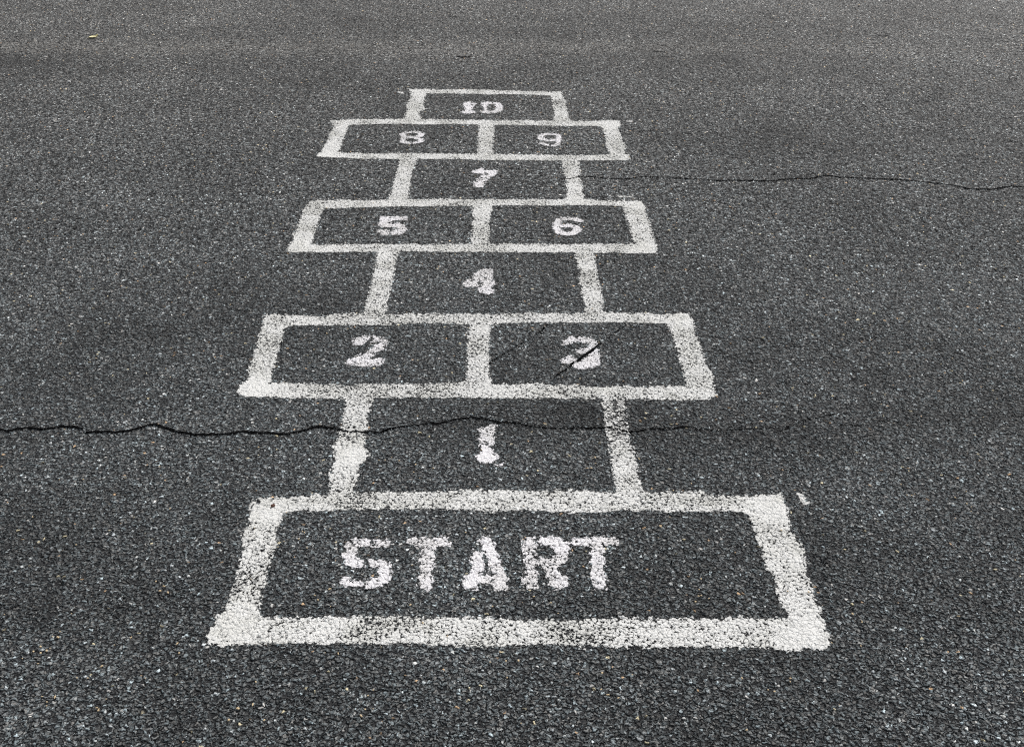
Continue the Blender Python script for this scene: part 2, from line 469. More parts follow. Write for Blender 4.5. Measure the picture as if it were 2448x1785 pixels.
# boxes 5/6
mark('pair56', 'front_line', [band(
    ze((160, 640), (400, 635), (500, 655), (600, 650), (1000, 638), (1400, 642), (1800, 640), (2190, 638)) + zf((200, 585), (300, 590), (500, 583), (700, 580), (1000, 590), (1200, 587), (1400, 582), (1600, 592), (1810, 582), (2030, 600)),
    ze((128, 720), (200, 735), (450, 730), (700, 735), (900, 728), (1100, 728), (1500, 720), (2200, 725)) + zf((100, 665), (500, 670), (1000, 670), (1400, 677), (1600, 675), (1780, 687), (1900, 682), (2050, 690)))])
mark('pair56', 'side_line', [band(
    ze((400, 140), (335, 220), (300, 270), (285, 330), (245, 420), (230, 480), (190, 530), (190, 580), (150, 650), (128, 720)),
    ze((535, 225), (510, 300), (480, 370), (460, 430), (445, 500), (425, 560), (395, 640), (385, 710)))])
mark('pair56', 'middle_line', [band(
    zf((110, 170), (130, 220), (130, 300), (135, 400), (120, 500), (115, 600), (105, 640)),
    zf((345, 170), (335, 210), (310, 300), (305, 380), (300, 480), (295, 560), (290, 640)))])
mark('pair56', 'side_line', [band(
    zf((1685, 150), (1705, 220), (1725, 290), (1750, 370), (1770, 440), (1795, 520), (1815, 580), (1760, 655)),
    zf((1890, 140), (1925, 190), (1935, 260), (1955, 330), (1980, 420), (2010, 520), (2045, 600), (2055, 688)))])
mark('pair56', 'back_line', [band(
    ze((380, 165), (450, 143), (800, 140), (1000, 148), (1200, 143), (1500, 140), (1900, 135), (2200, 140)) + zf((90, 125), (400, 128), (700, 122), (1000, 127), (1200, 118), (1400, 125), (1600, 138), (1700, 135), (1890, 140)),
    ze((330, 235), (535, 232), (900, 228), (1150, 222), (1400, 215), (1800, 215), (2200, 212)) + zf((110, 195), (330, 188), (700, 187), (1000, 188), (1200, 183), (1500, 188), (1700, 190), (1920, 190)))])

# box 7
zg = lambda *p: Z(740, 190, 5.33, *p)
zh = lambda *p: Z(1120, 190, 5.3286, *p)
mark('box7', 'side_line', [band(
    zg((1145, 960), (1150, 1040), (1130, 1130), (1115, 1200), (1085, 1290), (1060, 1370), (1050, 1430), (1020, 1500), (980, 1590)),
    zg((1400, 980), (1370, 1020), (1340, 1110), (1310, 1170), (1295, 1260), (1285, 1330), (1270, 1400), (1265, 1480), (1270, 1590)))])
mark('box7', 'side_line', [band(
    zh((1170, 990), (1195, 1050), (1205, 1150), (1215, 1220), (1245, 1275), (1240, 1330), (1255, 1400), (1255, 1500), (1240, 1590)),
    zh((1370, 990), (1395, 1060), (1405, 1130), (1425, 1200), (1390, 1250), (1440, 1300), (1455, 1380), (1465, 1470), (1480, 1590)))])

# boxes 8/9
mark('pair89', 'front_line', [band(
    zg((100, 950), (180, 930), (370, 938), (500, 945), (800, 952), (1400, 953), (2100, 960)) + zh((200, 960), (500, 960), (700, 965), (1000, 965), (1300, 972), (1800, 965), (2040, 960)),
    zg((95, 985), (200, 1000), (300, 1005), (450, 1008), (650, 1022), (1100, 1025), (1700, 1025), (2100, 1030)) + zh((200, 1035), (700, 1037), (1200, 1042), (1700, 1037), (2000, 1032), (2055, 1020)))])
mark('pair89', 'side_line', [band(
    zg((345, 530), (330, 600), (300, 640), (265, 690), (235, 760), (190, 860), (150, 930), (130, 990)),
    zg((505, 575), (475, 660), (440, 740), (410, 850), (385, 900), (345, 945), (330, 1000)))])
mark('pair89', 'middle_line', [band(
    zh((110, 540), (135, 600), (130, 700), (125, 800), (120, 880), (105, 990)),
    zh((320, 540), (315, 600), (325, 680), (312, 800), (305, 900), (310, 990)))])
mark('pair89', 'side_line', [band(
    zh((1680, 560), (1700, 620), (1740, 700), (1750, 760), (1745, 820), (1780, 900), (1805, 960), (1800, 1020)),
    zh((1930, 530), (1895, 640), (1935, 700), (1945, 760), (1985, 820), (1995, 870), (1990, 960), (2010, 1020)))])
mark('pair89', 'back_line', [band(
    zg((262, 538), (500, 518), (900, 520), (1200, 515), (1500, 520), (2100, 525)) + zh((100, 527), (500, 530), (800, 530), (1300, 535), (1600, 538), (1800, 528), (1930, 530)),
    zg((310, 590), (500, 588), (900, 578), (1150, 578), (1400, 588), (1800, 580), (2100, 588)) + zh((100, 590), (320, 592), (800, 590), (1300, 603), (1690, 603), (1925, 610)))])

# box 10
mark('box10', 'side_line', [band(
    zg((1280, 135), (1300, 220), (1270, 290), (1235, 345), (1245, 400), (1225, 450), (1205, 500), (1190, 560)),
    zg((1485, 150), (1480, 200), (1462, 280), (1440, 330), (1470, 380), (1460, 400), (1385, 430), (1415, 490), (1420, 560)))])
mark('box10', 'side_line', [band(
    zh((1045, 180), (1060, 240), (1075, 310), (1080, 380), (1100, 450), (1095, 500), (1075, 560)),
    zh((1190, 170), (1190, 225), (1240, 270), (1240, 350), (1255, 430), (1275, 480), (1300, 560)))])
mark('box10', 'back_line', [band(
    zg((1280, 132), (1450, 128), (1600, 138), (1900, 132), (2132, 132)) + zh((100, 145), (240, 132), (380, 150), (550, 150), (700, 158), (900, 165), (1190, 168)),
    zg((1290, 188), (1500, 188), (1800, 185), (2000, 188), (2120, 188)) + zh((80, 190), (250, 202), (400, 192), (700, 200), (1050, 212), (1190, 222)))])

# ---- lettering and numerals (stencilled)
zS = lambda *p: Z(800, 1260, 6.6647, *p)
zR = lambda *p: Z(1080, 1260, 5.3952, *p)
mark('word', 'letter', [stroke(zS((830, 275), (760, 270), (640, 285)), .0095), stroke(zS((600, 270), (440, 260), (330, 255), (270, 320), (250, 430), (280, 560), (400, 600)), .0115),
                        stroke(zS((560, 600), (720, 600), (790, 640), (800, 740), (780, 850), (700, 900), (560, 920)), .0105), stroke(zS((420, 915), (300, 930), (200, 900), (160, 860)), .0085)], M_NUM)
mark('word', 'letter', [poly(zS((1125, 255), (1220, 190), (1500, 185), (1820, 185), (1850, 310), (1600, 330), (1590, 460), (1560, 760), (1560, 980), (1480, 1035), (1325, 970), (1335, 820), (1370, 560), (1370, 345), (1260, 320)))], M_NUM)
mark('word', 'letter', [poly(zR((355, 180), (400, 138), (500, 140), (545, 220), (600, 360), (650, 500), (690, 620), (735, 700), (710, 800), (670, 830), (570, 820), (520, 770), (530, 650), (490, 520), (455, 430), (410, 390), (370, 270))),
                        poly(zR((290, 320), (385, 330), (415, 430), (415, 560), (360, 620), (480, 640), (500, 730), (345, 710), (320, 810), (190, 810), (150, 730), (165, 640), (265, 580), (245, 470)))], M_NUM)
mark('word', 'letter', [poly(zR((920, 140), (1080, 138), (1085, 400), (1095, 640), (1105, 795), (940, 790), (905, 690), (960, 620), (935, 420), (910, 260))),
                        poly(zR((1110, 140), (1300, 135), (1430, 165), (1515, 240), (1515, 360), (1470, 470), (1350, 520), (1400, 610), (1490, 640), (1500, 790), (1320, 800), (1240, 700), (1200, 560), (1115, 500), (1120, 400), (1290, 395), (1350, 370), (1320, 290), (1260, 250), (1130, 240)))], M_NUM)
mark('word', 'letter', [poly(zR((1550, 155), (1750, 135), (2110, 130), (2140, 235), (1960, 235), (1955, 400), (1980, 640), (1995, 800), (1870, 810), (1820, 700), (1795, 480), (1785, 250), (1640, 245), (1550, 230)))], M_NUM)

z1 = lambda *p: Z(1100, 990, 11.8, *p)
mark('n1', None, [poly(z1((500, 450), (620, 400), (900, 350), (1015, 350), (965, 560), (940, 700), (930, 900), (890, 1020), (960, 1160), (1100, 1250), (990, 1330), (880, 1400), (700, 1420), (560, 1370), (460, 1320), (430, 1190), (560, 1140), (600, 1010), (560, 880), (600, 800), (540, 740), (600, 620), (500, 540))), stroke(z1((1070, 1450), (1140, 1440)), .0035)], M_NUM)
z2 = lambda *p: Z(810, 790, 16.186, *p)
mark('n2', None, [poly(z2((500, 380), (800, 300), (1080, 250), (1400, 240), (1700, 310), (1870, 460), (1810, 640), (1740, 800), (1500, 900), (1380, 990), (1200, 1060), (1150, 1150), (1300, 1190), (1450, 1120), (1640, 1120), (1760, 1200), (1730, 1330), (1480, 1420), (1150, 1430), (820, 1440), (620, 1370), (290, 1390), (320, 1220), (430, 1160), (640, 1080), (880, 960), (1000, 950), (1180, 800), (1420, 650), (1600, 560), (1600, 470), (1300, 490), (1050, 440), (890, 600), (700, 620), (510, 600)))], M_NUM)
z3 = lambda *p: Z(1320, 790, 16.186, *p)
mark('n3', None, [poly(z3((410, 600), (420, 440), (570, 320), (760, 270), (1000, 320), (1200, 280), (1500, 300), (1660, 420), (1740, 500), (1700, 600), (1620, 700), (1420, 790), (1300, 920), (1150, 960), (980, 920), (880, 760), (1100, 720), (1300, 740), (1450, 640), (1420, 540), (1200, 490), (1000, 450), (820, 500), (600, 570))),
                  poly(z3((1380, 940), (1600, 860), (1700, 730), (1780, 770), (1830, 950), (1890, 1100), (1900, 1290), (1760, 1390), (1550, 1470), (1250, 1470), (1000, 1500), (790, 1400), (900, 1250), (1100, 1180), (1330, 1090), (1450, 1060))),
                  poly(z3((370, 1200), (460, 1110), (700, 1000), (880, 1070), (870, 1170), (800, 1270), (600, 1350), (420, 1290)))], M_NUM)
z4 = lambda *p: Z(1090, 630, 18.358, *p)
mark('n4', None, [poly(z4((1000, 300), (1250, 230), (1500, 250), (1620, 360), (1600, 560), (1560, 760), (1720, 790), (1750, 920), (1600, 960), (1560, 1080), (1670, 1290), (1400, 1370), (1150, 1290), (1020, 1260), (1000, 1180), (960, 1050), (700, 1050), (450, 1010), (330, 940), (340, 820), (470, 700), (640, 650), (720, 480)))], M_NUM)
z5 = lambda *p: Z(890, 510, 22.66, *p)
mark('n5', None, [poly(z5((470, 230), (900, 225), (1400, 220), (1880, 220), (1900, 420), (1600, 410), (1200, 430), (980, 490), (820, 560), (1100, 590), (1560, 600), (1760, 700), (1840, 860), (1850, 1000), (1700, 1110), (1520, 1200), (1100, 1200), (620, 1210), (430, 1170), (280, 1030), (300, 960), (700, 960), (1000, 1000), (1330, 950), (1360, 850), (1200, 790), (800, 810), (420, 800), (310, 720), (400, 520)))], M_NUM)
z6 = lambda *p: Z(1300, 510, 20.6, *p)
mark('n6', None, [stroke(z6((1740, 400), (1500, 310), (1150, 280), (800, 330), (640, 480), (640, 800), (800, 980), (1150, 1040), (1500, 1000), (1680, 860), (1560, 680), (1200, 630), (820, 680)), .0105)], M_NUM)
z7 = lambda *p: Z(1100, 390, 18.883, *p)
mark('n7', None, [poly(z7((510, 420), (750, 350), (960, 280), (1150, 370), (1400, 340), (1660, 390), (1640, 510), (1480, 640), (1320, 690), (1290, 800), (1170, 880), (1080, 1030), (980, 1140), (820, 1130), (620, 1080), (650, 900), (740, 790), (870, 690), (950, 590), (1160, 540), (950, 510), (620, 510)))], M_NUM)
z8 = lambda *p: Z(940, 300, 22.66, *p)
mark('n8', None, [stroke(z8((1000, 700), (600, 680), (520, 540), (760, 440), (1000, 420), (1350, 430), (1540, 520), (1480, 640), (1150, 700), (1480, 800), (1480, 930), (1150, 1010), (700, 1000), (480, 920), (520, 780), (800, 700)), .0095)], M_NUM)
z9 = lambda *p: Z(1270, 300, 22.66, *p)
mark('n9', None, [stroke(z9((1350, 830), (800, 840), (520, 760), (500, 580), (800, 500), (1100, 490), (1400, 540), (1480, 700), (1480, 880), (1400, 1060), (1180, 1110)), .0095), stroke(z9((960, 1090), (700, 1030), (490, 990)), .0095)], M_NUM)
z0 = lambda *p: Z(1080, 230, 16.186, *p)
mark('n10', 'digit', [poly(z0((450, 290), (560, 250), (700, 250), (760, 380), (850, 420), (780, 480), (790, 570), (890, 610), (870, 680), (560, 710), (350, 670), (370, 600), (540, 590), (480, 540), (560, 480), (460, 410))), poly(z0((750, 300), (940, 300), (930, 370), (820, 410)))], M_NUM)
mark('n10', 'digit', [poly(z0((1140, 290), (1400, 240), (1370, 330), (1380, 580), (1500, 640), (1480, 700), (1180, 680), (1080, 630), (1100, 600), (1230, 580), (1230, 440), (1150, 410))), stroke(z0((1340, 290), (1560, 290), (1760, 300)), .0105), stroke(z0((1790, 330), (1850, 440), (1820, 570), (1650, 640), (1350, 645)), .013)], M_NUM)

CUTS = [(ground(c), w * 1.3) for c, w in (
    (zS((500, 520), (515, 700)), .0036), (zS((475, 830), (470, 1010)), .0036), (zS((610, 230), (615, 330)), .0025),
    (zR((395, 330), (440, 450), (520, 650)), .0030), (zR((1100, 130), (1105, 560)), .0026),
    (z1((520, 850), (760, 900), (960, 960)), .0022), (z1((640, 790), (780, 820)), .0015),
    (z5((1080, 620), (1075, 780)), .0018), (z5((985, 980), (970, 1200)), .0030),
    (z8((1050, 360), (1040, 470)), .0026), (z8((1000, 940), (1000, 1130)), .0018), (z9((1070, 960), (1010, 1190)), .0034), (z9((1200, 560), (1480, 620)), .0016),
    (z6((1180, 180), (1190, 330)), .0016), (z0((1520, 560), (1520, 720)), .0020), (z0((1575, 240), (1590, 330)), .0020),
    (z4((640, 660), (720, 760)), .0030), (z4((1050, 850), (1080, 1050)), .0034), (z4((1000, 740), (1110, 750)), .0020), (z4((1320, 650), (1400, 700)), .0020),
    (z7((1170, 480), (1190, 590)), .0026), (z7((960, 690), (1180, 720)), .0035), (z7((830, 780), (920, 780)), .0024), (z7((1000, 900), (1060, 880)), .0026),
    (z2((1230, 330), (1230, 440)), .0022), (z3((1040, 360), (1120, 480)), .0022))]

# ---- stray splashes of line paint
mark('splash_a', None, [stroke(zb((1905, 165), (1915, 200), (1940, 240)), .0055)])
mark('splash_b', None, [stroke(Z(740, 190, 5.33, (1140, 165), (1195, 190)), .006)])
mark('splash_c', None, [stroke([(1481, 471.5), (1507, 471.5)], .0045)])
mark('splash_d', None, [stroke([(1502, 292), (1508, 292)], .007)])

# broad coverage differences: heavy blobs (+) and worn stretches (-): photo point, radius m, strength
BLOBS = [((560, 1500), .05, .35), ((1850, 1210), .05, .40), ((1930, 1330), .05, .25), ((1940, 1510), .06, .25), ((640, 1215), .05, .30),
         ((838, 1088), .035, .60), ((610, 925), .05, .50), ((1445, 925), .03, .35), ((1640, 765), .05, .25), ((1535, 490), .04, .35),
         ((720, 590), .06, .30), ((1545, 595), .05, .30), ((1385, 480), .03, .3), ((985, 275), .05, .2), ((775, 372), .04, .35), ((1465, 300), .05, .25),
         ((1165, 1075), .035, .5), ((1100, 1240), .0, .0), ((1160, 1320), .02, .25), ((1195, 1390), .02, .35), ((1120, 1395), .02, .35),
         ((580, 1370), .05, -.10), ((1475, 1010), .07, -.26), ((1480, 960), .05, -.18), ((1000, 935), .2, -.10), ((1300, 760), .2, -.06), ((900, 765), .2, -.08),
         ((700, 830), .06, -.05), ((1400, 395), .05, -.10), ((900, 660), .05, -.04), ((1335, 245), .05, -.22), ((860, 1290), .03, -.14), ((960, 1300), .04, -.05),
         ((1270, 1330), .02, -.12), ((1362, 830), .05, -.10), ((650, 1440), .05, -.04), ((1500, 1510), .25, -.05)]

allp = np.concatenate([p[1] for M in MARK for p in M['prims']])
STEP = 0.003
x0, y0 = allp.min(0) - 0.03
x1, y1 = allp.max(0) + 0.03
nx, ny = int((x1 - x0) / STEP) + 2, int((y1 - y0) / STEP) + 2
gx = x0 + np.arange(nx) * STEP
gy = y0 + np.arange(ny) * STEP
EDGE = np.full((ny, nx), -1.0)
OWN = np.full((ny, nx), -1, int)
for mi, M in enumerate(MARK):
    for kind, pts, hw in M['prims']:
        lo = pts.min(0) - hw - 0.02
        hi = pts.max(0) + hw + 0.02
        i0, i1 = max(0, int((lo[0] - x0) / STEP)), min(nx, int((hi[0] - x0) / STEP) + 2)
        j0, j1 = max(0, int((lo[1] - y0) / STEP)), min(ny, int((hi[1] - y0) / STEP) + 2)
        ax, ay = np.meshgrid(gx[i0:i1], gy[j0:j1])
        P = np.stack([ax.ravel(), ay.ravel()], 1)
        d = (sd_poly(P, pts) if kind == 'p' else sd_stroke(P, pts, hw)).reshape(ax.shape)
        sub = EDGE[j0:j1, i0:i1]
        own = OWN[j0:j1, i0:i1]
        up = d > sub
        sub[up] = d[up]
        own[up] = mi
for pts, hw in CUTS:                       # the bridges of the stencil, left bare
    lo, hi = pts.min(0) - 0.02, pts.max(0) + 0.02
    i0, i1 = int((lo[0] - x0) / STEP), int((hi[0] - x0) / STEP) + 2
    j0, j1 = int((lo[1] - y0) / STEP), int((hi[1] - y0) / STEP) + 2
    ax, ay = np.meshgrid(gx[i0:i1], gy[j0:j1])
    d = sd_stroke(np.stack([ax.ravel(), ay.ravel()], 1), pts, hw).reshape(ax.shape)
    EDGE[j0:j1, i0:i1] = np.minimum(EDGE[j0:j1, i0:i1], -d)
AX, AY = np.meshgrid(gx, gy)
SOLID = np.zeros_like(EDGE)
for c, r, s in BLOBS:
    if r <= 0: continue
    q = ground(c)[0]
    SOLID += s * np.exp(-(((AX - q[0]) ** 2 + (AY - q[1]) ** 2) / r ** 2))
MARGIN = -0.010
cellmax = np.maximum.reduce([EDGE[:-1, :-1], EDGE[1:, :-1], EDGE[:-1, 1:], EDGE[1:, 1:]])
cellown = OWN[:-1, :-1]

def sheet(name, sel, edge, solid, mat, parent, origin, z):
    """the faces of the painted sheet chosen by sel, as one mesh object"""
    jj, ii = np.nonzero(sel)
    quad = np.stack([jj * nx + ii, jj * nx + ii + 1, (jj + 1) * nx + ii + 1, (jj + 1) * nx + ii], 1)
    used, inv = np.unique(quad.ravel(), return_inverse=True)
    vx = gx[used % nx] - origin[0]
    vy = gy[used // nx] - origin[1]
    me = bpy.data.meshes.new(name)
    me.vertices.add(len(used))
    me.vertices.foreach_set('co', np.stack([vx, vy, np.full(len(used), z)], 1).astype(np.float32).ravel())
    me.loops.add(len(inv))
    me.loops.foreach_set('vertex_index', inv.astype(np.int32))
    me.polygons.add(len(quad))
    me.polygons.foreach_set('loop_start', (np.arange(len(quad)) * 4).astype(np.int32))
    me.update(calc_edges=True)
    for nm, arr in (('edge', edge), ('solid', solid)):
        a = me.attributes.new(nm, 'FLOAT', 'POINT')
        a.data.foreach_set('value', arr.ravel()[used].astype(np.float32))
    me.materials.append(mat)
    o = bpy.data.objects.new(name, me)
    C.objects.link(o)
    if parent is not None:
        o.parent = parent
    else:
        o.location = (origin[0], origin[1], 0)
    adapt(o)
    return o

NB = "painted numerals of the hopscotch court"
BX = "painted boxes of the hopscotch court"
SPL = "stray paint splashes beside the court"
THINGS = {
 'start': ('start_box', 'wide white painted box framing the word START at the near end', 'painted box', BX),
 'box1': ('hopscotch_box', 'pair of white side lines enclosing numeral 1, left one with a thick blob', 'painted box', BX),
 'pair23': ('hopscotch_box', 'white painted double box divided down the middle around numerals 2 and 3', 'painted box', BX),
 'box4': ('hopscotch_box', 'pair of white side lines enclosing numeral 4', 'painted box', BX),
 'pair56': ('hopscotch_box', 'white painted double box divided down the middle around numerals 5 and 6', 'painted box', BX),
 'box7': ('hopscotch_box', 'pair of white side lines enclosing numeral 7, crossed by a thin crack', 'painted box', BX),
 'pair89': ('hopscotch_box', 'white painted double box divided down the middle around numerals 8 and 9', 'painted box', BX),
 'box10': ('hopscotch_box', 'small white painted box around numeral 10 at the far end', 'painted box', BX),
 'word': ('painted_word', 'white stencilled word START painted inside the wide near box', 'painted word', None),
 'n1': ('painted_number', 'white stencilled numeral 1 just beyond the START box', 'painted number', NB),
 'n2': ('painted_number', 'white stencilled numeral 2 in the left half of its double box', 'painted number', NB),
 'n3': ('painted_number', 'white stencilled numeral 3 cut through by a dark diagonal scratch', 'painted number', NB),
 'n4': ('painted_number', 'white stencilled numeral 4, blurred into a solid arrowhead shape', 'painted number', NB),
 'n5': ('painted_number', 'crisp white stencilled numeral 5 beside the numeral 6', 'painted number', NB),
 'n6': ('painted_number', 'white stencilled numeral 6 to the right of the numeral 5', 'painted number', NB),
 'n7': ('painted_number', 'white stencilled numeral 7 with a chipped stem', 'painted number', NB),
 'n8': ('painted_number', 'small white stencilled numeral 8 beside the numeral 9', 'painted number', NB),
 'n9': ('painted_number', 'small white stencilled numeral 9 to the right of the numeral 8', 'painted number', NB),
 'n10': ('painted_number', 'white stencilled number 10 in the farthest box', 'painted number', NB),
 'splash_a': ('paint_splash', 'short white paint fleck beyond the right back corner of the START box', 'paint splash', SPL),
 'splash_b': ('paint_splash', 'faint white paint fleck left of the box around 10', 'paint splash', SPL),
 'splash_c': ('paint_splash', 'narrow white paint dash beyond the back corner of the box around 6', 'paint splash', SPL),
 'splash_d': ('paint_splash', 'tiny white paint dot beside the back corner of the box around 9', 'paint splash', SPL),
}
LIFT = 0.0009
roots = {}
for key, (nm, lab, cat, grp) in THINGS.items():
    idx = [i for i, M in enumerate(MARK) if M['thing'] == key]
    pts = np.concatenate([p[1] for i in idx for p in MARK[i]['prims']])
    org = (float(pts[:, 0].mean()), float(pts[:, 1].mean()))
    if MARK[idx[0]]['part'] is None:
        o = sheet(nm, (cellown == idx[0]) & (cellmax > MARGIN), EDGE, SOLID, MARK[idx[0]]['mat'], None, org, LIFT)
        tag(o, lab, cat, grp)
    else:
        r = empty(nm, (org[0], org[1], 0))
        tag(r, lab, cat, grp)
        for i in idx:
            sheet(MARK[i]['part'], (cellown == i) & (cellmax > MARGIN), EDGE, SOLID, MARK[i]['mat'], r, org, LIFT)

# ------------------------------------------------------------------ cracks in the asphalt
zk = lambda *p: Z(0, 950, 2.8325, *p)
zr = lambda *p: Z(1700, 900, 3.0294, *p)
zu = lambda *p: Z(1400, 380, 2.1622, *p)
zt = lambda *p: Z(1100, 760, 2.385, *p)
CR = [
 ("long dark crack crossing the whole court through box 1", [
   (zk((-60, 215), (0, 218), (60, 228), (110, 215), (190, 205), (280, 218), (340, 212), (440, 200), (500, 200), (550, 212)), .0034),
   (zk((590, 240), (680, 236), (760, 240), (870, 230), (930, 210), (1000, 192), (1070, 190), (1130, 215), (1240, 240), (1330, 258), (1500, 255), (1660, 235), (1750, 245), (1860, 250), (1930, 255), (2030, 238), (2100, 215), (2170, 205), (2266, 215)), .0036),
   (zc((935, 1105), (1010, 1125), (1080, 1135), (1250, 1130), (1320, 1140), (1400, 1110)), .0030),
   (zc((1390, 1110), (1560, 1085), (1700, 1065), (1800, 1065), (1900, 1045), (2000, 1020), (2120, 1005)) + zd((90, 990), (200, 1000), (300, 1030), (400, 1040)), .0026),
   (zd((400, 1040), (500, 1040), (600, 1065), (800, 1080), (1000, 1075), (1200, 1080), (1330, 1085)), .0022),
   (zd((1360, 1095), (1430, 1112), (1600, 1090), (1800, 1080), (1950, 1068)), .0022),
   (zd((1990, 1085), (2130, 1092)) + zr((0, 395), (130, 390), (250, 385), (400, 375), (520, 375), (600, 350), (700, 310), (850, 280), (930, 265)), .0014),
   (zr((930, 265), (980, 210), (1060, 130), (1150, 95)), .0005), (zr((440, 410), (560, 370)), .0010), (zr((860, 370), (1000, 345), (1150, 320), (1330, 325), (1400, 350)), .0006)]),
 ("thin dark crack running from box 7 to the right edge", [
   (zh((340, 1240), (450, 1230), (600, 1240), (850, 1240), (1000, 1225), (1200, 1275)), .0012),
   (zh((1200, 1275), (1320, 1270), (1420, 1240), (1550, 1245)) + zu((110, 103), (200, 108), (320, 93), (440, 100), (560, 108), (700, 115)), .0026),
   (zu((690, 115), (830, 115), (930, 118), (1050, 108), (1160, 105), (1240, 88), (1320, 98), (1450, 105), (1600, 110), (1700, 118), (1800, 128), (1900, 140), (1970, 158), (2100, 162), (2190, 148), (2330, 150)), .0034)]),
 ("dark diagonal scratch slanting through the numeral 3", [
   (zt((530, 350), (560, 325), (640, 268)), .0018), (zt((630, 272), (700, 225), (780, 165)), .0030), (zt((775, 168), (850, 110), (920, 60), (960, 35)), .0013)]),
 ("fainter diagonal scratch left of the numeral 3", [
   (zt((150, 270), (280, 190), (350, 150), (420, 110), (480, 60), (530, 30)), .0014)]),
 ("faint curved scratch in the back left corner of the box around 2", [
   (zc((470, 400), (500, 310), (600, 245), (700, 222), (830, 205)), .0008), (zc((1235, 715), (1180, 790)), .0006)]),
 ("short dark gouge in the far asphalt beyond the box around 10", [
   ([(1094, 137.5), (1105, 139), (1124, 138)], .0045), ([(1074, 41), (1100, 41)], .003), ([(1560, 125), (1590, 125)], .002), ([(2100, 87.5), (2124, 88)], .003)]),
 ("ragged dark gouge near the right edge of the asphalt", [
   ([(2322, 1160), (2345, 1168), (2365, 1174), (2384, 1182), (2406, 1194.5)], .0012)]),
]
STEPC = 0.0028
def crack_obj(label, segs, z):
    rng = random.Random(len(label))
    P3, F, A = {}, [], []
    cells = {}
    gs = []
    for pts, hw in segs:
        q = ground(pts)
        # subdivide and jitter so that it wanders from stone to stone
        out = [q[0]]
        for a, b in zip(q[:-1], q[1:]):
            n = max(1, int(np.hypot(*(b - a)) / 0.010))
            for k in range(1, n + 1):
                p = a + (b - a) * k / n
                if k < n: p = p + np.array([rng.uniform(-.002, .002), rng.uniform(-.0028, .0028)])
                out.append(p)
        gs.append((np.array(out), hw))
    for q, hw in gs:
        R = hw + 0.008
        for a, b in zip(q[:-1], q[1:]):
            i0, i1 = int(math.floor((min(a[0], b[0]) - R) / STEPC)), int(math.ceil((max(a[0], b[0]) + R) / STEPC))
            j0, j1 = int(math.floor((min(a[1], b[1]) - R) / STEPC)), int(math.ceil((max(a[1], b[1]) + R) / STEPC))
            ax, ay = np.meshgrid(np.arange(i0, i1 + 1), np.arange(j0, j1 + 1))
            PP = np.stack([ax.ravel() * STEPC, ay.ravel() * STEPC], 1)
            d = hw - seg_dist(PP, a, b)
            for i, j, dd in zip(ax.ravel().tolist(), ay.ravel().tolist(), d.tolist()):
                if dd > -0.008 and dd > cells.get((i, j), -1):
                    cells[(i, j)] = dd
    keys = list(cells)
    index = {k: n for n, k in enumerate(keys)}
    org = (keys[0][0] * STEPC, keys[0][1] * STEPC)
    V = [(i * STEPC - org[0], j * STEPC - org[1], z) for i, j in keys]
    for (i, j), n in index.items():
        a, b, c = index.get((i + 1, j)), index.get((i + 1, j + 1)), index.get((i, j + 1))
        if a is not None and b is not None and c is not None and max(cells[(i, j)], cells[(i + 1, j)], cells[(i + 1, j + 1)], cells[(i, j + 1)]) > -0.005:
            F.append((n, a, b, c))
    me = bpy.data.meshes.new("crack")
    me.from_pydata(V, [], F)
    at = me.attributes.new('edge', 'FLOAT', 'POINT')
    at.data.foreach_set('value', np.array([cells[k] for k in keys], np.float32))
    me.materials.append(M_CRACK)
    o = bpy.data.objects.new("crack", me)
    C.objects.link(o)
    o.location = (org[0], org[1], 0)
    adapt(o)
    tag(o, label, 'crack', kind='structure')
    return o
for label, segs in CR:
    crack_obj(label, segs, LIFT * 2)

# ------------------------------------------------------------------ loose things lying on the asphalt
M_LEAF = plain("fallen_leaf", (0.78, 0.72, 0.42), 0.6, 0.12, 120)
M_STEM = plain("leaf_stalk", (0.50, 0.42, 0.20), 0.7, 0.15, 300)
M_BLACK = plain("black_pebble", (0.012, 0.012, 0.013), 0.7, 0.3, 200)
M_PALE = plain("pale_pebble", (0.72, 0.71, 0.68), 0.7, 0.2, 200)
M_GRIT = plain("tan_grit", (0.60, 0.47, 0.29), 0.8, 0.35, 40)

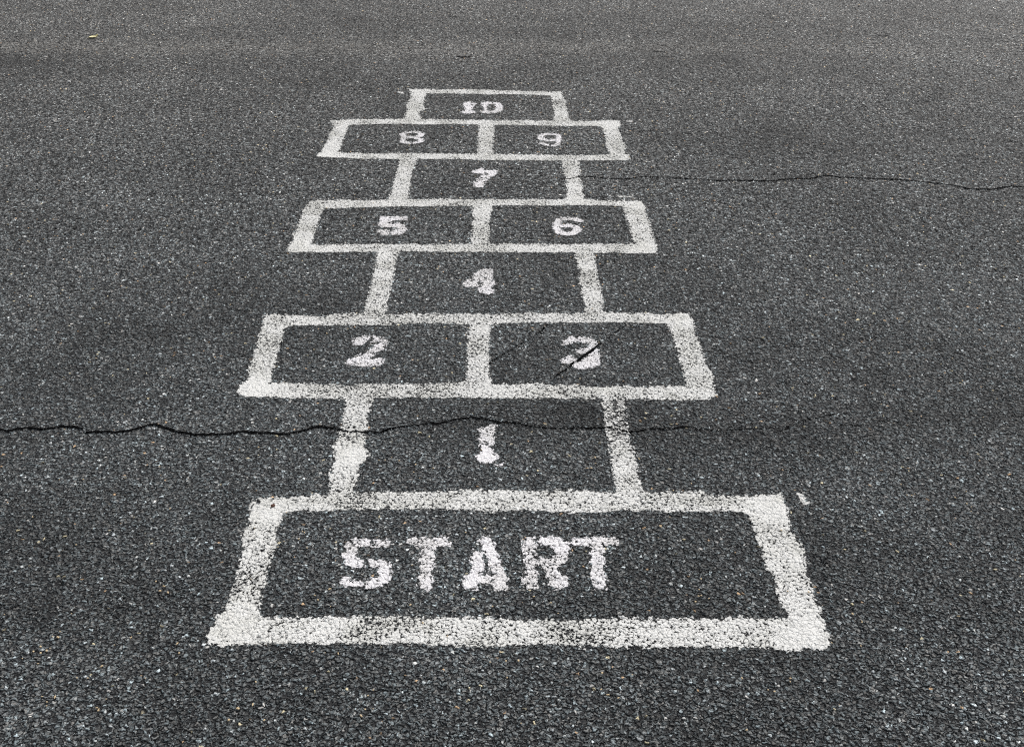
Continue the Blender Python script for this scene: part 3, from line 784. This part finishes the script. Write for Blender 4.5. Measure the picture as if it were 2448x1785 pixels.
def leaf():
    a = ground([(213.8, 96)])[0]; b = ground([(235.5, 88.6)])[0]
    c = (a + b) / 2
    root = empty("leaf", (c[0], c[1], 0.0045))
    tag(root, "small pale yellow leaf lying on the far asphalt in the dusty band", "leaf")
    L, W = 0.041, 0.034
    nu, nv = 14, 9
    V, F = [], []
    for side in (0, 1):
        for i in range(nu):
            u = i / (nu - 1)
            w = W / 2 * math.sin(math.pi * min(1, u * 0.96 + 0.02)) ** 0.75 * (1.12 - 0.28 * u)
            for j in range(nv):
                v = j / (nv - 1) * 2 - 1
                x = (u - 0.5) * L
                y = v * w
                z = 0.0065 * (v * v) * (0.5 + u * 0.5) + 0.004 * (2 * u - 1) ** 2 - 0.0010 * math.exp(-(v * 7) ** 2) + 0.0007 * math.sin(v * 9 + u * 12)
                V.append((x, y, z - side * 0.0005))
    n = nu * nv
    for i in range(nu - 1):
        for j in range(nv - 1):
            q = i * nv + j
            F.append((q, q + nv, q + nv + 1, q + 1))
            F.append((n + q, n + q + 1, n + q + nv + 1, n + q + nv))
    rim = [i * nv for i in range(nu)] + [(nu - 1) * nv + j for j in range(1, nv)] + [i * nv + nv - 1 for i in range(nu - 2, -1, -1)] + [j for j in range(nv - 2, 0, -1)]
    for k in range(len(rim)):
        p, q = rim[k], rim[(k + 1) % len(rim)]
        F.append((p, q, n + q, n + p))
    me = bpy.data.meshes.new("blade"); me.from_pydata(V, [], F); me.materials.append(M_LEAF)
    for p in me.polygons: p.use_smooth = True
    o = bpy.data.objects.new("blade", me); C.objects.link(o); o.parent = root
    V, F = [], []
    for i in range(7):
        u = i / 6
        cx, cy, cz = -L / 2 + 0.004 - 0.013 * u, 0.002 * u * u, 0.0035 - 0.001 * u
        rr = 0.0007 + 0.0003 * u
        for k in range(6):
            an = k / 6 * 2 * math.pi
            V.append((cx, cy + rr * math.cos(an), cz + rr * math.sin(an)))
    for i in range(6):
        for k in range(6):
            F.append((i * 6 + k, i * 6 + (k + 1) % 6, (i + 1) * 6 + (k + 1) % 6, (i + 1) * 6 + k))
    me = bpy.data.meshes.new("stem"); me.from_pydata(V, [], F); me.materials.append(M_STEM)
    o = bpy.data.objects.new("stem", me); C.objects.link(o); o.parent = root
    root.rotation_euler = (0, 0, math.radians(38))
leaf()

def rock_verts(rx, ry, rz, rng, nu=9, nv=6):
    ph = [rng.uniform(0, 6.28) for _ in range(5)]
    V = [(0, 0, -rz)]
    for i in range(1, nv):
        th = math.pi * i / nv
        for k in range(nu):
            an = 2 * math.pi * k / nu
            q = 1 + 0.16 * math.sin(2 * an + ph[0]) + 0.10 * math.sin(3 * an + ph[1] + th * 2) + 0.08 * math.sin(5 * th + ph[2] + an)
            q *= rng.uniform(0.93, 1.07)
            V.append((rx * q * math.sin(th) * math.cos(an), ry * q * math.sin(th) * math.sin(an), -rz * q * math.cos(th)))
    V.append((0, 0, rz))
    F = []
    for k in range(nu):
        F.append((0, 1 + (k + 1) % nu, 1 + k))
    for i in range(nv - 2):
        for k in range(nu):
            a = 1 + i * nu + k; b = 1 + i * nu + (k + 1) % nu
            F.append((a, b, b + nu, a + nu))
    last = len(V) - 1
    for k in range(nu):
        F.append((last, last - nu + k, last - nu + (k + 1) % nu))
    return V, F
def pebble(p, rx, ry, rz, mat, label, seed, grp=None):
    q = ground([p])[0]
    V, F = rock_verts(rx, ry, rz, random.Random(seed))
    me = bpy.data.meshes.new("pebble"); me.from_pydata(V, [], F); me.materials.append(mat)
    o = bpy.data.objects.new("pebble", me); C.objects.link(o)
    o.location = (q[0], q[1], 0.001 + rz * 0.8)
    o.rotation_euler[2] = seed * 0.7
    tag(o, label, "pebble", grp)
pebble((211, 1.5), .014, .012, .007, M_BLACK, "black pebble at the far top edge of the asphalt", 3)
pebble((166, 198), .0065, .0060, .0045, M_PALE, "small white pebble on dark asphalt nearer than the yellow leaf", 5)
pebble((619, 1201), .0042, .0042, .0030, M_BLACK, "tiny black pebble on the back left corner of the START box", 8)
pebble((653, 1211), .0042, .0040, .0030, plain("russet_pebble", (0.10, 0.045, 0.03), 0.8, 0.3, 200), "tiny dark red pebble on the back line of the START box", 11)

# loose tan grit, a scatter of crumbs nobody could count
rng = random.Random(4)
clusters = [((120, 1535), 22), ((85, 1560), 12), ((270, 1568), 10), ((205, 1595), 8), ((240, 1690), 14), ((110, 1690), 12), ((430, 1585), 8), ((560, 1690), 10),
            ((2310, 1210), 16), ((2180, 1175), 12), ((2060, 1500), 12), ((1660, 1410), 18), ((1600, 1270), 12), ((1480, 1650), 16), ((700, 1300), 16), ((780, 1430), 12),
            ((1320, 1440), 10), ((870, 1690), 16), ((1190, 1560), 12), ((380, 1420), 16), ((1860, 1640), 14), ((960, 1480), 8), ((1000, 1130), 16), ((1430, 1100), 14)]
V, F = [], []
def crumb(x, y, rr):
    a = rng.uniform(0, 3.14)
    v, f = rock_verts(rr * rng.uniform(0.8, 1.6), rr * rng.uniform(0.6, 0.9), rr * 0.55, rng, 6, 4)
    n = len(V)
    ca, sa = math.cos(a), math.sin(a)
    V.extend([(x + p[0] * ca - p[1] * sa, y + p[0] * sa + p[1] * ca, 0.0030 + rr * .3 + p[2]) for p in v])
    F.extend([tuple(i + n for i in q) for q in f])
for c, k in clusters:
    q = ground([c])[0]
    for _ in range(k // 3):
        crumb(q[0] + rng.gauss(0, 0.018), q[1] + rng.gauss(0, 0.022), rng.uniform(0.0011, 0.0024))
for _ in range(260):
    y = rng.uniform(1.05, 4.2)
    crumb(rng.uniform(-0.62, 0.62) * (y + 0.5), y, rng.uniform(0.0010, 0.0022))
me = bpy.data.meshes.new("grit"); me.from_pydata(V, [], F); me.materials.append(M_GRIT)
o = bpy.data.objects.new("grit", me); C.objects.link(o)
tag(o, "loose tan and cream grit scattered over the dark asphalt", "grit", kind='stuff')
